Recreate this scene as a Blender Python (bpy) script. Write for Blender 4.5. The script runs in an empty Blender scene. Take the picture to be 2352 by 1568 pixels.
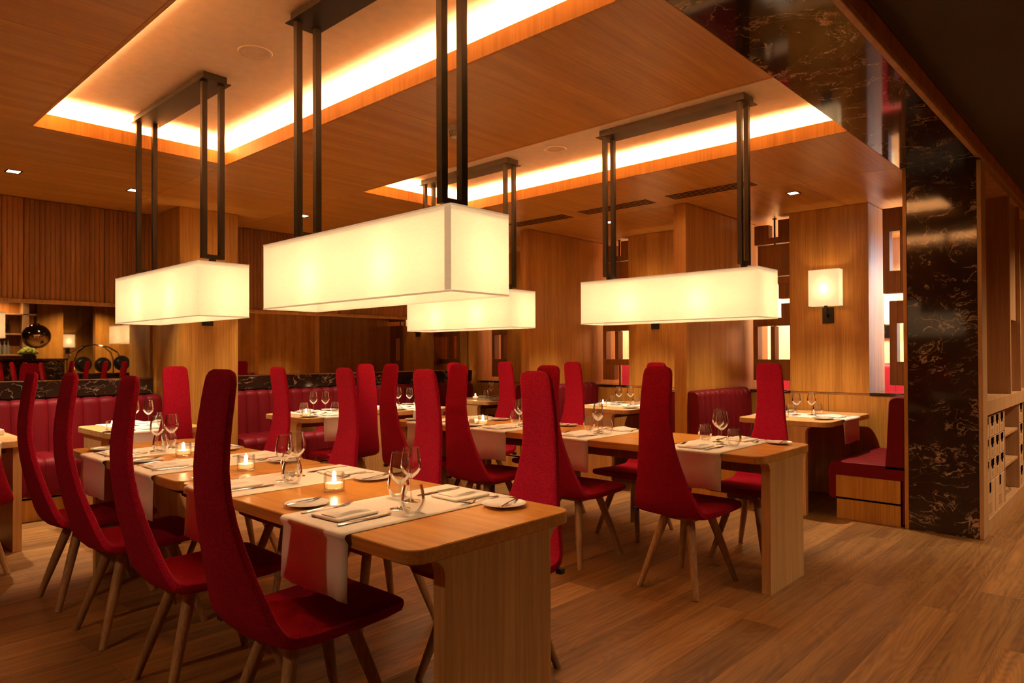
import bpy, math, random
from mathutils import Matrix, Vector
random.seed(7)
PI = math.pi
C = bpy.context.scene.collection

# ------------------------------------------------------------------ camera, world, exposure
F_PX, YAW, PITCH, ROLL, PPY, CAM_H = 1588.1, math.radians(42.877), 8.587e-3, 4.1306e-3, 16.9, 1.288
fw = Vector((math.cos(YAW)*math.cos(PITCH), math.sin(YAW)*math.cos(PITCH), math.sin(PITCH)))
rt = Vector((math.sin(YAW), -math.cos(YAW), 0))
dn = -rt.cross(fw)
c_, s_ = math.cos(ROLL), math.sin(ROLL)
r2, d2 = rt*c_ + dn*s_, dn*c_ - rt*s_
cam = bpy.data.cameras.new('camera'); camo = bpy.data.objects.new('camera', cam); C.objects.link(camo)
cam.sensor_width = 36; cam.lens = F_PX/2352*36; cam.shift_y = PPY/2352; cam.clip_start = .02
m = Matrix((r2, -d2, -fw)).transposed().to_4x4(); m.translation = (0, 0, CAM_H)
camo.matrix_world = m
sc = bpy.context.scene; sc.camera = camo
w = bpy.data.worlds.new('world'); sc.world = w; w.use_nodes = True
w.node_tree.nodes['Background'].inputs[0].default_value = (1, .55, .25, 1)
w.node_tree.nodes['Background'].inputs[1].default_value = .01
vs = sc.view_settings; vs.view_transform = 'Standard'; vs.look = 'None'; vs.gamma = 1; vs.use_curve_mapping = False
vs.exposure = 2.05
cy = sc.cycles
cy.max_bounces = 9; cy.diffuse_bounces = 6; cy.glossy_bounces = 4; cy.transmission_bounces = 4; cy.transparent_max_bounces = 24
cy.sample_clamp_indirect = 4.0; cy.caustics_reflective = False; cy.caustics_refractive = False
cy.use_denoising = True
try: cy.use_light_tree = True
except Exception: pass

WARM = (1, .60, .30)
COVE = (1, .56, .22)
SHADE_C = (1, .64, .32)
P_BULB, SHADE_E, COVE_E = 3.1, .16, 36.0
SPOT_P, CANDLE_P, SCONCE_P = 58.0, .3, 3.0

def lamp(name, kind, loc, power, col=WARM, parent=None, **k):
    l = bpy.data.lights.new(name, kind); l.energy = power; l.color = col
    for a, b in k.items(): setattr(l, a, b)
    o = bpy.data.objects.new(name, l); C.objects.link(o); o.location = loc
    if parent: o.parent = parent
    return o

# ------------------------------------------------------------------ materials
def mat(name):
    m = bpy.data.materials.new(name); m.use_nodes = True
    nt = m.node_tree; b = nt.nodes['Principled BSDF']
    return m, nt, b
def nd(nt, t, **k):
    n = nt.nodes.new(t)
    for a, v in k.items():
        if a[0] == '_': n.inputs[a[1:]].default_value = v
        else: setattr(n, a, v)
    return n
def plain(name, col, rough=.5, metal=0, spec=.5):
    m, nt, b = mat(name); b.inputs['Base Color'].default_value = (*col, 1)
    b.inputs['Roughness'].default_value = rough; b.inputs['Metallic'].default_value = metal
    b.inputs['Specular IOR Level'].default_value = spec
    # slight procedural mottling so nothing is a flat fill
    tc = nd(nt, 'ShaderNodeTexCoord'); n = nd(nt, 'ShaderNodeTexNoise', _Scale=18.0, _Detail=3.0)
    mx = nd(nt, 'ShaderNodeMixRGB', blend_type='MULTIPLY'); mx.inputs[0].default_value = .22
    mx.inputs[1].default_value = (*col, 1)
    nt.links.new(tc.outputs['Object'], n.inputs['Vector']); nt.links.new(n.outputs['Fac'], mx.inputs[2])
    nt.links.new(mx.outputs[0], b.inputs['Base Color'])
    return m
def wood(name, c1, c2, axis='z', coord='pos', fine=60., rough=.42, rand=0., rings=False, coat=0., spec=.4):
    m, nt, b = mat(name); L = nt.links.new
    if coord == 'pos': g = nd(nt, 'ShaderNodeNewGeometry'); v = g.outputs['Position']
    else: g = nd(nt, 'ShaderNodeTexCoord'); v = g.outputs['Object']
    oi = nd(nt, 'ShaderNodeObjectInfo')
    mul = nd(nt, 'ShaderNodeVectorMath', operation='MULTIPLY'); mul.inputs[1].default_value = (7.3, 5.1, 3.7)
    cmb = nd(nt, 'ShaderNodeCombineXYZ')
    for i in range(3): L(oi.outputs['Random'], cmb.inputs[i])
    L(cmb.outputs[0], mul.inputs[0])
    add = nd(nt, 'ShaderNodeVectorMath', operation='ADD'); L(v, add.inputs[0]); L(mul.outputs[0], add.inputs[1])
    sc3 = {'x': (.035, 1, 1), 'y': (1, .035, 1), 'z': (1, 1, .035)}[axis]
    mp = nd(nt, 'ShaderNodeVectorMath', operation='MULTIPLY'); mp.inputs[1].default_value = sc3; L(add.outputs[0], mp.inputs[0])
    n1 = nd(nt, 'ShaderNodeTexNoise', _Scale=fine, _Detail=5.0, _Roughness=.65); L(mp.outputs[0], n1.inputs['Vector'])
    n2 = nd(nt, 'ShaderNodeTexNoise', _Scale=fine*.16, _Detail=3.0); L(mp.outputs[0], n2.inputs['Vector'])
    mx = nd(nt, 'ShaderNodeMath', operation='MULTIPLY_ADD'); L(n1.outputs['Fac'], mx.inputs[0]); mx.inputs[1].default_value = .55
    m2 = nd(nt, 'ShaderNodeMath', operation='MULTIPLY'); L(n2.outputs['Fac'], m2.inputs[0]); m2.inputs[1].default_value = .45
    L(m2.outputs[0], mx.inputs[2]); fac = mx.outputs[0]
    if rings:
        sr = {'x': (.16, 1, 1), 'y': (1, .16, 1), 'z': (1, 1, .16)}[axis]
        mr = nd(nt, 'ShaderNodeVectorMath', operation='MULTIPLY'); mr.inputs[1].default_value = sr; L(add.outputs[0], mr.inputs[0])
        nw = nd(nt, 'ShaderNodeTexNoise', _Scale=4.5, _Detail=2.0); L(mr.outputs[0], nw.inputs['Vector'])
        sn = nd(nt, 'ShaderNodeMath', operation='MULTIPLY'); L(nw.outputs['Fac'], sn.inputs[0]); sn.inputs[1].default_value = 170.
        si = nd(nt, 'ShaderNodeMath', operation='SINE'); L(sn.outputs[0], si.inputs[0])
        ma = nd(nt, 'ShaderNodeMath', operation='MULTIPLY_ADD'); L(si.outputs[0], ma.inputs[0]); ma.inputs[1].default_value = .034; L(fac, ma.inputs[2]); fac = ma.outputs[0]
    rp = nd(nt, 'ShaderNodeValToRGB'); rp.color_ramp.elements[0].position = .40; rp.color_ramp.elements[1].position = .60
    rp.color_ramp.elements[0].color = (*c1, 1); rp.color_ramp.elements[1].color = (*c2, 1); L(fac, rp.inputs[0])
    hs = nd(nt, 'ShaderNodeHueSaturation'); L(rp.outputs[0], hs.inputs['Color'])
    mr2 = nd(nt, 'ShaderNodeMapRange'); mr2.inputs['To Min'].default_value = 1-rand; mr2.inputs['To Max'].default_value = 1+rand
    L(oi.outputs['Random'], mr2.inputs['Value']); L(mr2.outputs[0], hs.inputs['Value'])
    L(hs.outputs[0], b.inputs['Base Color']); b.inputs['Roughness'].default_value = rough
    b.inputs['Specular IOR Level'].default_value = spec
    bp = nd(nt, 'ShaderNodeBump'); bp.inputs['Strength'].default_value = .08; bp.inputs['Distance'].default_value = .004
    L(n1.outputs['Fac'], bp.inputs['Height']); L(bp.outputs[0], b.inputs['Normal'])
    if coat: b.inputs['Coat Weight'].default_value = coat; b.inputs['Coat Roughness'].default_value = .2
    return m
def fabric(name, c1, c2, scale=420., rough=.95, sheen=.0, bump=.35):
    m, nt, b = mat(name); L = nt.links.new
    tc = nd(nt, 'ShaderNodeTexCoord'); n = nd(nt, 'ShaderNodeTexNoise', _Scale=scale, _Detail=2.0); L(tc.outputs['Object'], n.inputs['Vector'])
    rp = nd(nt, 'ShaderNodeValToRGB'); rp.color_ramp.elements[0].position = .35; rp.color_ramp.elements[1].position = .68
    rp.color_ramp.elements[0].color = (*c1, 1); rp.color_ramp.elements[1].color = (*c2, 1)
    L(n.outputs['Fac'], rp.inputs[0]); L(rp.outputs[0], b.inputs['Base Color'])
    b.inputs['Roughness'].default_value = rough; b.inputs['Specular IOR Level'].default_value = .15
    if sheen: b.inputs['Sheen Weight'].default_value = sheen; b.inputs['Sheen Tint'].default_value = (*c2, 1)
    bp = nd(nt, 'ShaderNodeBump'); bp.inputs['Strength'].default_value = bump; bp.inputs['Distance'].default_value = .0015
    L(n.outputs['Fac'], bp.inputs['Height']); L(bp.outputs[0], b.inputs['Normal'])
    return m
def marble(name, rough=.07):
    m, nt, b = mat(name); L = nt.links.new
    g = nd(nt, 'ShaderNodeNewGeometry')
    nz = nd(nt, 'ShaderNodeTexNoise', _Scale=2.6, _Detail=5.0); L(g.outputs['Position'], nz.inputs['Vector'])
    sb = nd(nt, 'ShaderNodeVectorMath', operation='MULTIPLY_ADD'); L(nz.outputs['Color'], sb.inputs[0]); sb.inputs[1].default_value = (.7, .7, .5); st = nd(nt, 'ShaderNodeVectorMath', operation='MULTIPLY'); st.inputs[1].default_value = (.75, .75, 1.5); L(g.outputs['Position'], st.inputs[0]); L(st.outputs[0], sb.inputs[2])
    def veins(scale, wdt, mscale, mlo, mhi, dist):
        v = nd(nt, 'ShaderNodeTexNoise', _Scale=scale, _Detail=5.0, _Roughness=.55, _Distortion=dist); L(sb.outputs[0], v.inputs['Vector'])
        d = nd(nt, 'ShaderNodeMath', operation='SUBTRACT'); L(v.outputs['Fac'], d.inputs[0]); d.inputs[1].default_value = .5
        ab = nd(nt, 'ShaderNodeMath', operation='ABSOLUTE'); L(d.outputs[0], ab.inputs[0])
        r = nd(nt, 'ShaderNodeMapRange'); r.inputs['From Min'].default_value = 0; r.inputs['From Max'].default_value = wdt
        r.inputs['To Min'].default_value = 1; r.inputs['To Max'].default_value = 0; L(ab.outputs[0], r.inputs['Value'])
        k = nd(nt, 'ShaderNodeTexNoise', _Scale=mscale, _Detail=4.0); L(g.outputs['Position'], k.inputs['Vector'])
        q = nd(nt, 'ShaderNodeMapRange'); q.inputs['From Min'].default_value = mlo; q.inputs['From Max'].default_value = mhi; L(k.outputs['Fac'], q.inputs['Value'])
        x = nd(nt, 'ShaderNodeMath', operation='MULTIPLY'); L(r.outputs[0], x.inputs[0]); L(q.outputs[0], x.inputs[1]); return x.outputs[0]
    a1 = veins(1.5, .010, 4.5, .49, .58, .6); a2 = veins(4.6, .015, 7.5, .44, .58, .9)
    mx = nd(nt, 'ShaderNodeMath', operation='MAXIMUM'); L(a1, mx.inputs[0])
    h = nd(nt, 'ShaderNodeMath', operation='MULTIPLY'); L(a2, h.inputs[0]); h.inputs[1].default_value = .8; L(h.outputs[0], mx.inputs[1])
    base = nd(nt, 'ShaderNodeValToRGB'); base.color_ramp.elements[0].color = (.008, .004, .0035, 1); base.color_ramp.elements[1].color = (.05, .024, .013, 1)
    L(nz.outputs['Fac'], base.inputs[0])
    mc = nd(nt, 'ShaderNodeMixRGB'); L(mx.outputs[0], mc.inputs[0]); L(base.outputs[0], mc.inputs[1]); mc.inputs[2].default_value = (.50, .34, .22, 1)
    L(mc.outputs[0], b.inputs['Base Color']); b.inputs['Roughness'].default_value = rough; b.inputs['Specular IOR Level'].default_value = .38
    return m
def emit(name, col, s):
    m, nt, b = mat(name); b.inputs['Base Color'].default_value = (0.3, .3, .3, 1)
    b.inputs['Emission Color'].default_value = (*col, 1); b.inputs['Emission Strength'].default_value = s
    return m
def thin_glass(name, tint=(.97, .97, .95), mn=.05, mxv=.95):
    m, nt, b = mat(name); L = nt.links.new; nt.nodes.remove(b)
    t = nd(nt, 'ShaderNodeBsdfTransparent'); t.inputs[0].default_value = (*tint, 1)
    g = nd(nt, 'ShaderNodeBsdfGlossy'); g.inputs['Roughness'].default_value = .02
    lw = nd(nt, 'ShaderNodeLayerWeight'); lw.inputs[0].default_value = .25
    mr = nd(nt, 'ShaderNodeMapRange'); mr.inputs['To Min'].default_value = mn; mr.inputs['To Max'].default_value = mxv; L(lw.outputs['Fresnel'], mr.inputs['Value'])
    x = nd(nt, 'ShaderNodeMixShader'); L(mr.outputs[0], x.inputs[0]); L(t.outputs[0], x.inputs[1]); L(g.outputs[0], x.inputs[2])
    L(x.outputs[0], nt.nodes['Material Output'].inputs[0])
    return m
def shade_mat(name, col, s, tr=.55):
    m, nt, b = mat(name); L = nt.links.new; nt.nodes.remove(b)
    tc = nd(nt, 'ShaderNodeTexCoord'); mp = nd(nt, 'ShaderNodeVectorMath', operation='MULTIPLY'); mp.inputs[1].default_value = (40, 40, 700); L(tc.outputs['Object'], mp.inputs[0])
    n = nd(nt, 'ShaderNodeTexNoise', _Scale=1.0, _Detail=2.0); L(mp.outputs[0], n.inputs['Vector'])
    rp = nd(nt, 'ShaderNodeValToRGB'); rp.color_ramp.elements[0].color = (.27, .22, .16, 1); rp.color_ramp.elements[1].color = (.345, .29, .22, 1); L(n.outputs['Fac'], rp.inputs[0])
    d = nd(nt, 'ShaderNodeBsdfDiffuse'); t = nd(nt, 'ShaderNodeBsdfTranslucent'); L(rp.outputs[0], d.inputs[0]); L(rp.outputs[0], t.inputs[0])
    x = nd(nt, 'ShaderNodeMixShader'); x.inputs[0].default_value = tr; L(d.outputs[0], x.inputs[1]); L(t.outputs[0], x.inputs[2])
    e = nd(nt, 'ShaderNodeEmission'); e.inputs[0].default_value = (*col, 1); e.inputs[1].default_value = s
    a = nd(nt, 'ShaderNodeAddShader'); L(x.outputs[0], a.inputs[0]); L(e.outputs[0], a.inputs[1])
    L(a.outputs[0], nt.nodes['Material Output'].inputs[0])
    return m

W1, W2 = (.38, .165, .026), (.56, .275, .052)
M = {}
M['wallwood'] = wood('wall_veneer', W1, W2, 'z', fine=75, rough=.38, rand=.07)
M['clad'] = wood('cladding_veneer', (.28, .106, .018), (.44, .185, .036), 'z', fine=60, rough=.5, rand=.2)
M['ceilwood'] = wood('ceiling_veneer', (.46, .205, .032), (.62, .310, .058), 'x', fine=70, rough=.36, rand=.05)
M['fascia'] = wood('fascia_veneer', (.42, .180, .024), (.58, .270, .044), 'z', fine=80, rough=.45)
M['floor'] = wood('oak_plank', (.165, .072, .020), (.34, .165, .050), 'x', fine=46, rough=.42, rand=.22, rings=True)
M['tablex'] = wood('oak_table_top', (.44, .190, .034), (.60, .290, .060), 'y', fine=85, rough=.30, rand=.03)
M['tablez'] = wood('oak_table_panel', (.50, .27, .095), (.66, .385, .150), 'z', fine=70, rough=.42, rand=.03)
M['leg'] = wood('oak_chair_leg', (.30, .155, .062), (.46, .26, .115), 'z', 'obj', fine=120, rough=.5, rand=.1)
M['screen'] = wood('walnut_screen', (.22, .080, .015), (.33, .130, .027), 'z', fine=75, rough=.45, rand=.06)
M['shelf'] = wood('pale_oak_shelf', (.36, .20, .095), (.48, .285, .14), 'z', fine=70, rough=.5, rand=.05)
M['box'] = wood('pine_wine_box', (.46, .28, .14), (.58, .37, .20), 'z', fine=60, rough=.6, rand=.06)
M['wool'] = fabric('red_wool', (.19, .0025, .014), (.46, .0065, .034), 330., sheen=.0)
M['leather'] = plain('red_leather', (.155, .004, .009), .5, spec=.14)
M['linen'] = fabric('white_linen', (.74, .67, .58), (.84, .77, .68), 300., bump=.15)
M['napkin'] = fabric('napkin_linen', (.78, .73, .66), (.88, .83, .76), 260., bump=.12)
M['marble'] = marble('dark_marble')
M['white'] = plain('ceiling_plaster', (.80, .72, .62), .9)
M['steel'] = plain('bronzed_steel', (.030, .019, .011), .5, .5)
M['dark'] = plain('black_metal', (.012, .009, .008), .5)
M['darkceil'] = plain('dark_plaster', (.055, .038, .026), .8)
M['silver'] = plain('cutlery_steel', (.62, .58, .52), .16, 1.)
M['chrome'] = plain('polished_chrome', (.75, .73, .70), .05, 1.)
M['whitepaint'] = plain('white_paint', (.75, .75, .76), .7)
M['porcelain'] = plain('white_porcelain', (.90, .87, .82), .12)
M['plastic'] = plain('white_plastic', (.62, .55, .45), .45)
M['wax'] = emit('candle_wax_glow', (1, .38, .10), .4)  # orange glow put into the wax as emission, standing in for flame light
M['flame'] = emit('flame', (1, .72, .36), 22.)
M['bulb'] = emit('bulb', (1, .78, .5), 6.)
M['led'] = emit('led_strip', COVE, COVE_E)
M['ledsoft'] = emit('led_strip_soft', COVE, 4.)
M['spot'] = emit('downlight_lens', (1, .8, .6), 12.)
M['glass'] = thin_glass('clear_glass')
M['tumbler'] = thin_glass('thick_glass', (.98, .97, .95), .07, .5)
M['shade'] = shade_mat('linen_lampshade', SHADE_C, SHADE_E)
M['seam'] = shade_mat('shade_overlap', (1, .62, .32), .10, .5)
M['sconce'] = shade_mat('sconce_linen', SHADE_C, .2)
M['mirror'] = plain('bronze_mirror', (.74, .67, .54), .015, 1.)
M['copper'] = plain('copper_mirror_glass', (.92, .76, .46), .03, 1.)
M['leaf'] = plain('green_flower', (.55, .62, .10), .8)
M['bottle'] = plain('dark_bottle', (.03, .012, .006), .1)
M['clearbottle'] = plain('pale_bottle', (.35, .33, .28), .12)
M['grey'] = plain('grey_glaze', (.20, .19, .19), .2)
M['ink'] = plain('branded_ink', (.28, .15, .06), .7)
M['void'] = plain('slot_shadow', (.006, .003, .002), .9, 0, 0.)

# ------------------------------------------------------------------ mesh helpers
class MB:
    def __init__(s): s.v = []; s.f = []
    def add(s, v, f):
        o = len(s.v); s.v += [tuple(p) for p in v]; s.f += [tuple(i+o for i in q) for q in f]; return s
    def box(s, x0, x1, y0, y1, z0, z1):
        return s.add([(x0, y0, z0), (x1, y0, z0), (x1, y1, z0), (x0, y1, z0), (x0, y0, z1), (x1, y0, z1), (x1, y1, z1), (x0, y1, z1)],
                     [(0, 3, 2, 1), (4, 5, 6, 7), (0, 1, 5, 4), (1, 2, 6, 5), (2, 3, 7, 6), (3, 0, 4, 7)])
    def bbox(s, x0, x1, y0, y1, z0, z1, b=.003):
        # box with chamfered edges
        P = []
        for z, i in ((z0, b), (z0+b, 0), (z1-b, 0), (z1, b)):
            P += [(x0+i, y0+i, z), (x1-i, y0+i, z), (x1-i, y1-i, z), (x0+i, y1-i, z)]
        f = [(3, 2, 1, 0), (12, 13, 14, 15)]
        for k in range(3):
            for j in range(4): f.append((k*4+j, k*4+(j+1) % 4, k*4+4+(j+1) % 4, k*4+4+j))
        return s.add(P, f)
    def loft(s, rings, cap=True):
        n = len(rings[0]); v = [p for r in rings for p in r]; f = []
        for k in range(len(rings)-1):
            for j in range(n): f.append((k*n+j, k*n+(j+1) % n, (k+1)*n+(j+1) % n, (k+1)*n+j))
        if cap: f.append(tuple(range(n-1, -1, -1))); f.append(tuple(range((len(rings)-1)*n, len(rings)*n)))
        return s.add(v, f)
    def lathe(s, prof, n=24, c=(0, 0, 0), cap=False):
        return s.loft([[(c[0]+r*math.cos(2*PI*j/n), c[1]+r*math.sin(2*PI*j/n), c[2]+z) for j in range(n)] for r, z in prof], cap)
    def prism(s, poly, a0, a1, axis='y'):
        # poly in the plane across axis, extruded along axis
        def P(p, a): return {'y': (p[0], a, p[1]), 'x': (a, p[0], p[1]), 'z': (p[0], p[1], a)}[axis]
        n = len(poly); v = [P(p, a0) for p in poly]+[P(p, a1) for p in poly]
        f = [tuple(range(n)), tuple(range(2*n-1, n-1, -1))]+[(j, n+j, n+(j+1) % n, (j+1) % n) for j in range(n)]
        return s.add(v, f)
    def tube(s, pts, rad, n=8):
        pts = [Vector(p) for p in pts]
        if not hasattr(rad, '__len__'): rad = [rad]*len(pts)
        rings = []; up = None
        for i, p in enumerate(pts):
            t = (pts[min(i+1, len(pts)-1)]-pts[max(i-1, 0)]).normalized()
            if up is None: up = Vector((0, 0, 1)) if abs(t.z) < .9 else Vector((1, 0, 0))
            a = t.cross(up).normalized(); b = a.cross(t).normalized(); up = b
            rings.append([p+(a*math.cos(2*PI*j/n)+b*math.sin(2*PI*j/n))*rad[i] for j in range(n)])
        return s.loft(rings)
    def mesh(s, name, m, smooth=False):
        me = bpy.data.meshes.new(name); me.from_pydata(s.v, [], s.f); me.validate(); me.materials.append(m)
        if smooth:
            for p in me.polygons: p.use_smooth = True
        import bmesh
        bm = bmesh.new(); bm.from_mesh(me); bmesh.ops.recalc_face_normals(bm, faces=bm.faces); bm.to_mesh(me); bm.free()
        if smooth and hasattr(me, 'set_sharp_from_angle'): me.set_sharp_from_angle(angle=math.radians(42))
        return me
    def obj(s, name, m, parent=None, smooth=False, loc=None):
        o = bpy.data.objects.new(name, s.mesh(name, m, smooth)); C.objects.link(o)
        if parent: o.parent = parent
        if loc: o.location = loc
        return o
def rrect(x0, x1, y0, y1, r, n=6):
    P = []
    for cx, cy_, a in ((x1-r, y1-r, 0), (x0+r, y1-r, 90), (x0+r, y0+r, 180), (x1-r, y0+r, 270)):
        for k in range(n+1):
            t = math.radians(a+90*k/n); P.append((cx+r*math.cos(t), cy_+r*math.sin(t)))
    return P
def slab(mb, x0, x1, y0, y1, z0, z1, r=.05, b=.003, n=6):
    rings = []
    for z, i in ((z0, b), (z0+b, 0), (z1-b, 0), (z1, b)):
        rings.append([(x, y, z) for x, y in rrect(x0+i, x1-i, y0+i, y1-i, r-i if r > i else r, n)])
    return mb.loft(rings)
def empty(name, label=None, cat=None, loc=(0, 0, 0), rz=0, group=None, kind=None):
    o = bpy.data.objects.new(name, None); C.objects.link(o); o.location = loc; o.rotation_euler = (0, 0, rz); o.empty_display_size = .05
    return tag(o, label, cat, group, kind)
def tag(o, label=None, cat=None, group=None, kind=None):
    if label: o['label'] = label
    if cat: o['category'] = cat
    if group: o['group'] = group
    if kind: o['kind'] = kind
    return o
def inst(name, me, parent=None, loc=(0, 0, 0), rz=0):
    o = bpy.data.objects.new(name, me); C.objects.link(o); o.location = loc; o.rotation_euler = (0, 0, rz)
    if parent: o.parent = parent
    return o
def dup(root, loc, rz, label=None, group=None, scale=None):
    r = root.copy(); C.objects.link(r); r.location = loc; r.rotation_euler = (0, 0, rz)
    if scale: r.scale = scale
    if label: r['label'] = label
    if group: r['group'] = group
    for ch in list(root.children):
        k = ch.copy(); C.objects.link(k); k.parent = r
        for g in list(ch.children):
            d = g.copy(); C.objects.link(d); d.parent = k
    return r
def struct(name, mb, m, parent=None, smooth=False):
    o = mb.obj(name, m, parent, smooth)
    if not parent: o['kind'] = 'structure'
    return o

# ------------------------------------------------------------------ setting
ZC, ZR = 2.655, 2.83          # wood ceiling and raised white ceiling
# floor: base slab plus oak boards running along x
fl = struct('floor', MB().box(-4, 10.4, -6.6, 7.3, -.10, -.006), M['floor'])
unit = MB().bbox(-.5, .5, -.5, .5, -1, 0, .0015).mesh('plank', M['floor'])
pw = .192
rows = int((7.05+1.35)/pw)
for i in range(rows):
    y = 7.05-(i+.5)*pw
    xs = -.3 if y > .9 else .9
    x = xs-random.uniform(0, 1.6)
    xe = 8.2 if y < 1.6 else 6.7
    while x < xe:
        l = random.uniform(1.7, 2.35)
        if x+l > xs:
            o = bpy.data.objects.new('plank', unit); C.objects.link(o); o.parent = fl
            o.location = (x+l/2, y, 0); o.scale = (l-.0012, pw-.0012, .006)
        x += l

# far wall: ribbed cladding above, mirror strip, marble ledge
wf = struct('wall_far', MB().box(-3.2, 8.9, 7.16, 7.3, 0, ZC+.3), M['clad'])
rib = MB()
n = 16; pwid = .62
for k in range(n):
    a = k*pwid/n; ww = pwid/n
    rib.prism([(a+.002, 7.16), (a+.001, 7.1045), (a+ww*.25, 7.1), (a+ww*.75, 7.1), (a+ww-.001, 7.1045), (a+ww-.002, 7.16)], 1.785, ZC-.004, 'z')
ribm = rib.mesh('panel', M['clad'])
x = -1.0
while x < 6.75:
    if not (2.5 < x and x+pwid < 3.12):
        inst('panel', ribm, wf, (x, 0, 0))
    x += pwid+.004
struct('trim_1', MB().bbox(-3, 6.77, 7.075, 7.16, 1.752, 1.784, .004), M['wallwood'])
mi = []
for nm, a, b_, lab in (('wall_mirror', -1.0, 2.52, 'bronze tinted wall mirror left of the wood pillar reflecting the bar'),
                       ('wall_mirror', 3.12, 6.745, 'bronze tinted wall mirror right of the wood pillar reflecting the booths')):
    o = MB().box(a, b_, 7.13, 7.155, 1.085, 1.752).obj(nm, M['mirror']); tag(o, lab, 'mirror')
# marble ledge over the banquettes
for k, (a, b_) in enumerate(((-1.0, 2.50), (3.10, 6.70))):
    e = struct('trim_%d' % (2+k), MB().box(a, b_, 7.0, 7.155, .92, .935), M['marble'])
    nn = 4; L = (b_-a)/nn
    for j in range(nn):
        MB().bbox(a+j*L+.001, a+(j+1)*L-.001, 6.985, 7.06, .936, 1.078, .004).obj('panel', M['marble'], e)
        MB().bbox(a+j*L+.001, a+(j+1)*L-.001, 7.085, 7.130, .936, 1.082, .003).obj('panel', M['screen'], e)
    MB().box(a+.01, b_-.01, 7.064, 7.081, 1.02, 1.045).obj('light_strip', M['ledsoft'], e)
# wood pillar in front of the far wall
struct('wall_pillar', MB().bbox(2.55, 3.095, 6.49, 7.158, 0, ZC-.002, .003), M['wallwood'])

# booth wall on the right with pillars, sills, divider fins
XW = 6.77
wr = struct('wall_right', MB().box(6.785, 7.26, 1.36, 7.1, 0, .905), M['wallwood'])
fin_y = [(3.085, 3.205), (4.975, 5.095)]
bays = [(1.36, 3.085), (3.205, 4.975), (5.095, 6.95)]
for i, (a, b_) in enumerate(bays):
    c = (a+b_)/2 if i else 2.24
    struct('wall_pillar', MB().bbox(XW, 7.255, c-.355, c+.355, .925, ZC-.002, .003), M['wallwood'])
    MB().bbox(XW, 6.784, a+.002, c-.002, .0, .905, .002).obj('panel', M['wallwood'], wr)
    MB().bbox(XW, 6.784, c+.002, b_-.002, .0, .905, .002).obj('panel', M['wallwood'], wr)
    MB().bbox(XW-.006, 7.26, a, c-.357, .907, .932, .002).obj('sill', M['marble'], wr)
    MB().bbox(XW-.006, 7.26, c+.357, b_, .907, .932, .002).obj('sill', M['marble'], wr)
    MB().box(XW+.002, 7.26, c-.355, c+.355, .907, .923).obj('joint', M['screen'], wr)
for a, b_ in fin_y:
    k = empty('wall_partition', kind='structure')
    MB().bbox(5.63, 7.42, a, b_, 0, ZC-.004, .003).obj('divider_panel', M['wallwood'], k)
struct('wall_corner', MB().bbox(XW, 7.26, 6.95, 7.158, 0, ZC-.002, .003), M['wallwood'])
# room behind the booth screens
wq = struct('wall_rear', MB().box(9.1, 9.25, 1.2, 7.2, 0, ZC), M['shelf'])
# portal: marble column, marble soffit, wood edge trims
kp = empty('wall_portal', kind='structure')
MB().bbox(5.70, 5.72, .893, 1.325, .002, ZC-.002, .002).obj('marble_face', M['marble'], kp)
MB().bbox(5.695, 5.80, 1.327, 1.352, 0, ZC, .002).obj('edge_trim', M['wallwood'], kp)
MB().bbox(5.695, 5.722, .866, .891, 0, ZC-.03, .003).obj('edge_trim', M['shelf'], kp)
MB().box(5.722, 8.9, 1.10, 1.325, 0, ZC-.002).obj('core', M['wallwood'], kp)
MB().box(-3.2, 5.70, .90, 1.368, ZC, ZC+.02).obj('marble_soffit', M['marble'], kp)
MB().bbox(-3.2, 9.9, .868, .898, ZC-.012, ZC+.02, .003).obj('soffit_trim', M['shelf'], kp)
MB().box(-3.2, 9.9, .868, .89, ZC+.021, 2.78).obj('fascia', M['clad'], kp)
struct('ceiling_lobby', MB().box(-3.2, 10.4, -6.6, .858, 2.752, 2.9), M['darkceil'])
# wood ceiling, built of panels around the two coffers
C1 = (1.064, 2.227, 1.372, 4.85); C2 = (3.385, 4.512, 1.372, 4.83)
ce = empty('ceiling', kind='structure')
def cpanel(x0, x1, y0, y1): MB().bbox(x0+.0012, x1-.0012, y0+.0012, y1-.0012, ZC, ZC+.02, .0015).obj('panel', M['ceilwood'], ce)
for x0, x1 in ((-3.2, -.1), (-.1, C1[0])):
    for y0, y1 in ((1.37, 3.4), (3.4, 4.85)): cpanel(x0, x1, y0, y1)
for y0, y1 in ((1.37, 3.1), (3.1, 4.85)): cpanel(C1[1], C2[0], y0, y1)
for x0, x1 in ((C2[1], 5.65), (5.65, 8.0), (8.0, 9.2)):
    for y0, y1 in ((1.37, 2.06), (2.06, 4.85)): cpanel(x0, x1, y0, y1)
xs = [-3.2, .6, 2.23, 3.38, 5.65, 8.0, 9.2]
for a, b_ in zip(xs[:-1], xs[1:]):
    for y0, y1 in ((4.85, 5.75), (5.75, 7.16)): cpanel(a, b_, y0, y1)
MB().box(-3.2, C1[0]-.2, 1.36, 7.2, ZR+.02, ZR+.05).obj('backing', M['darkceil'], ce)
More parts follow.
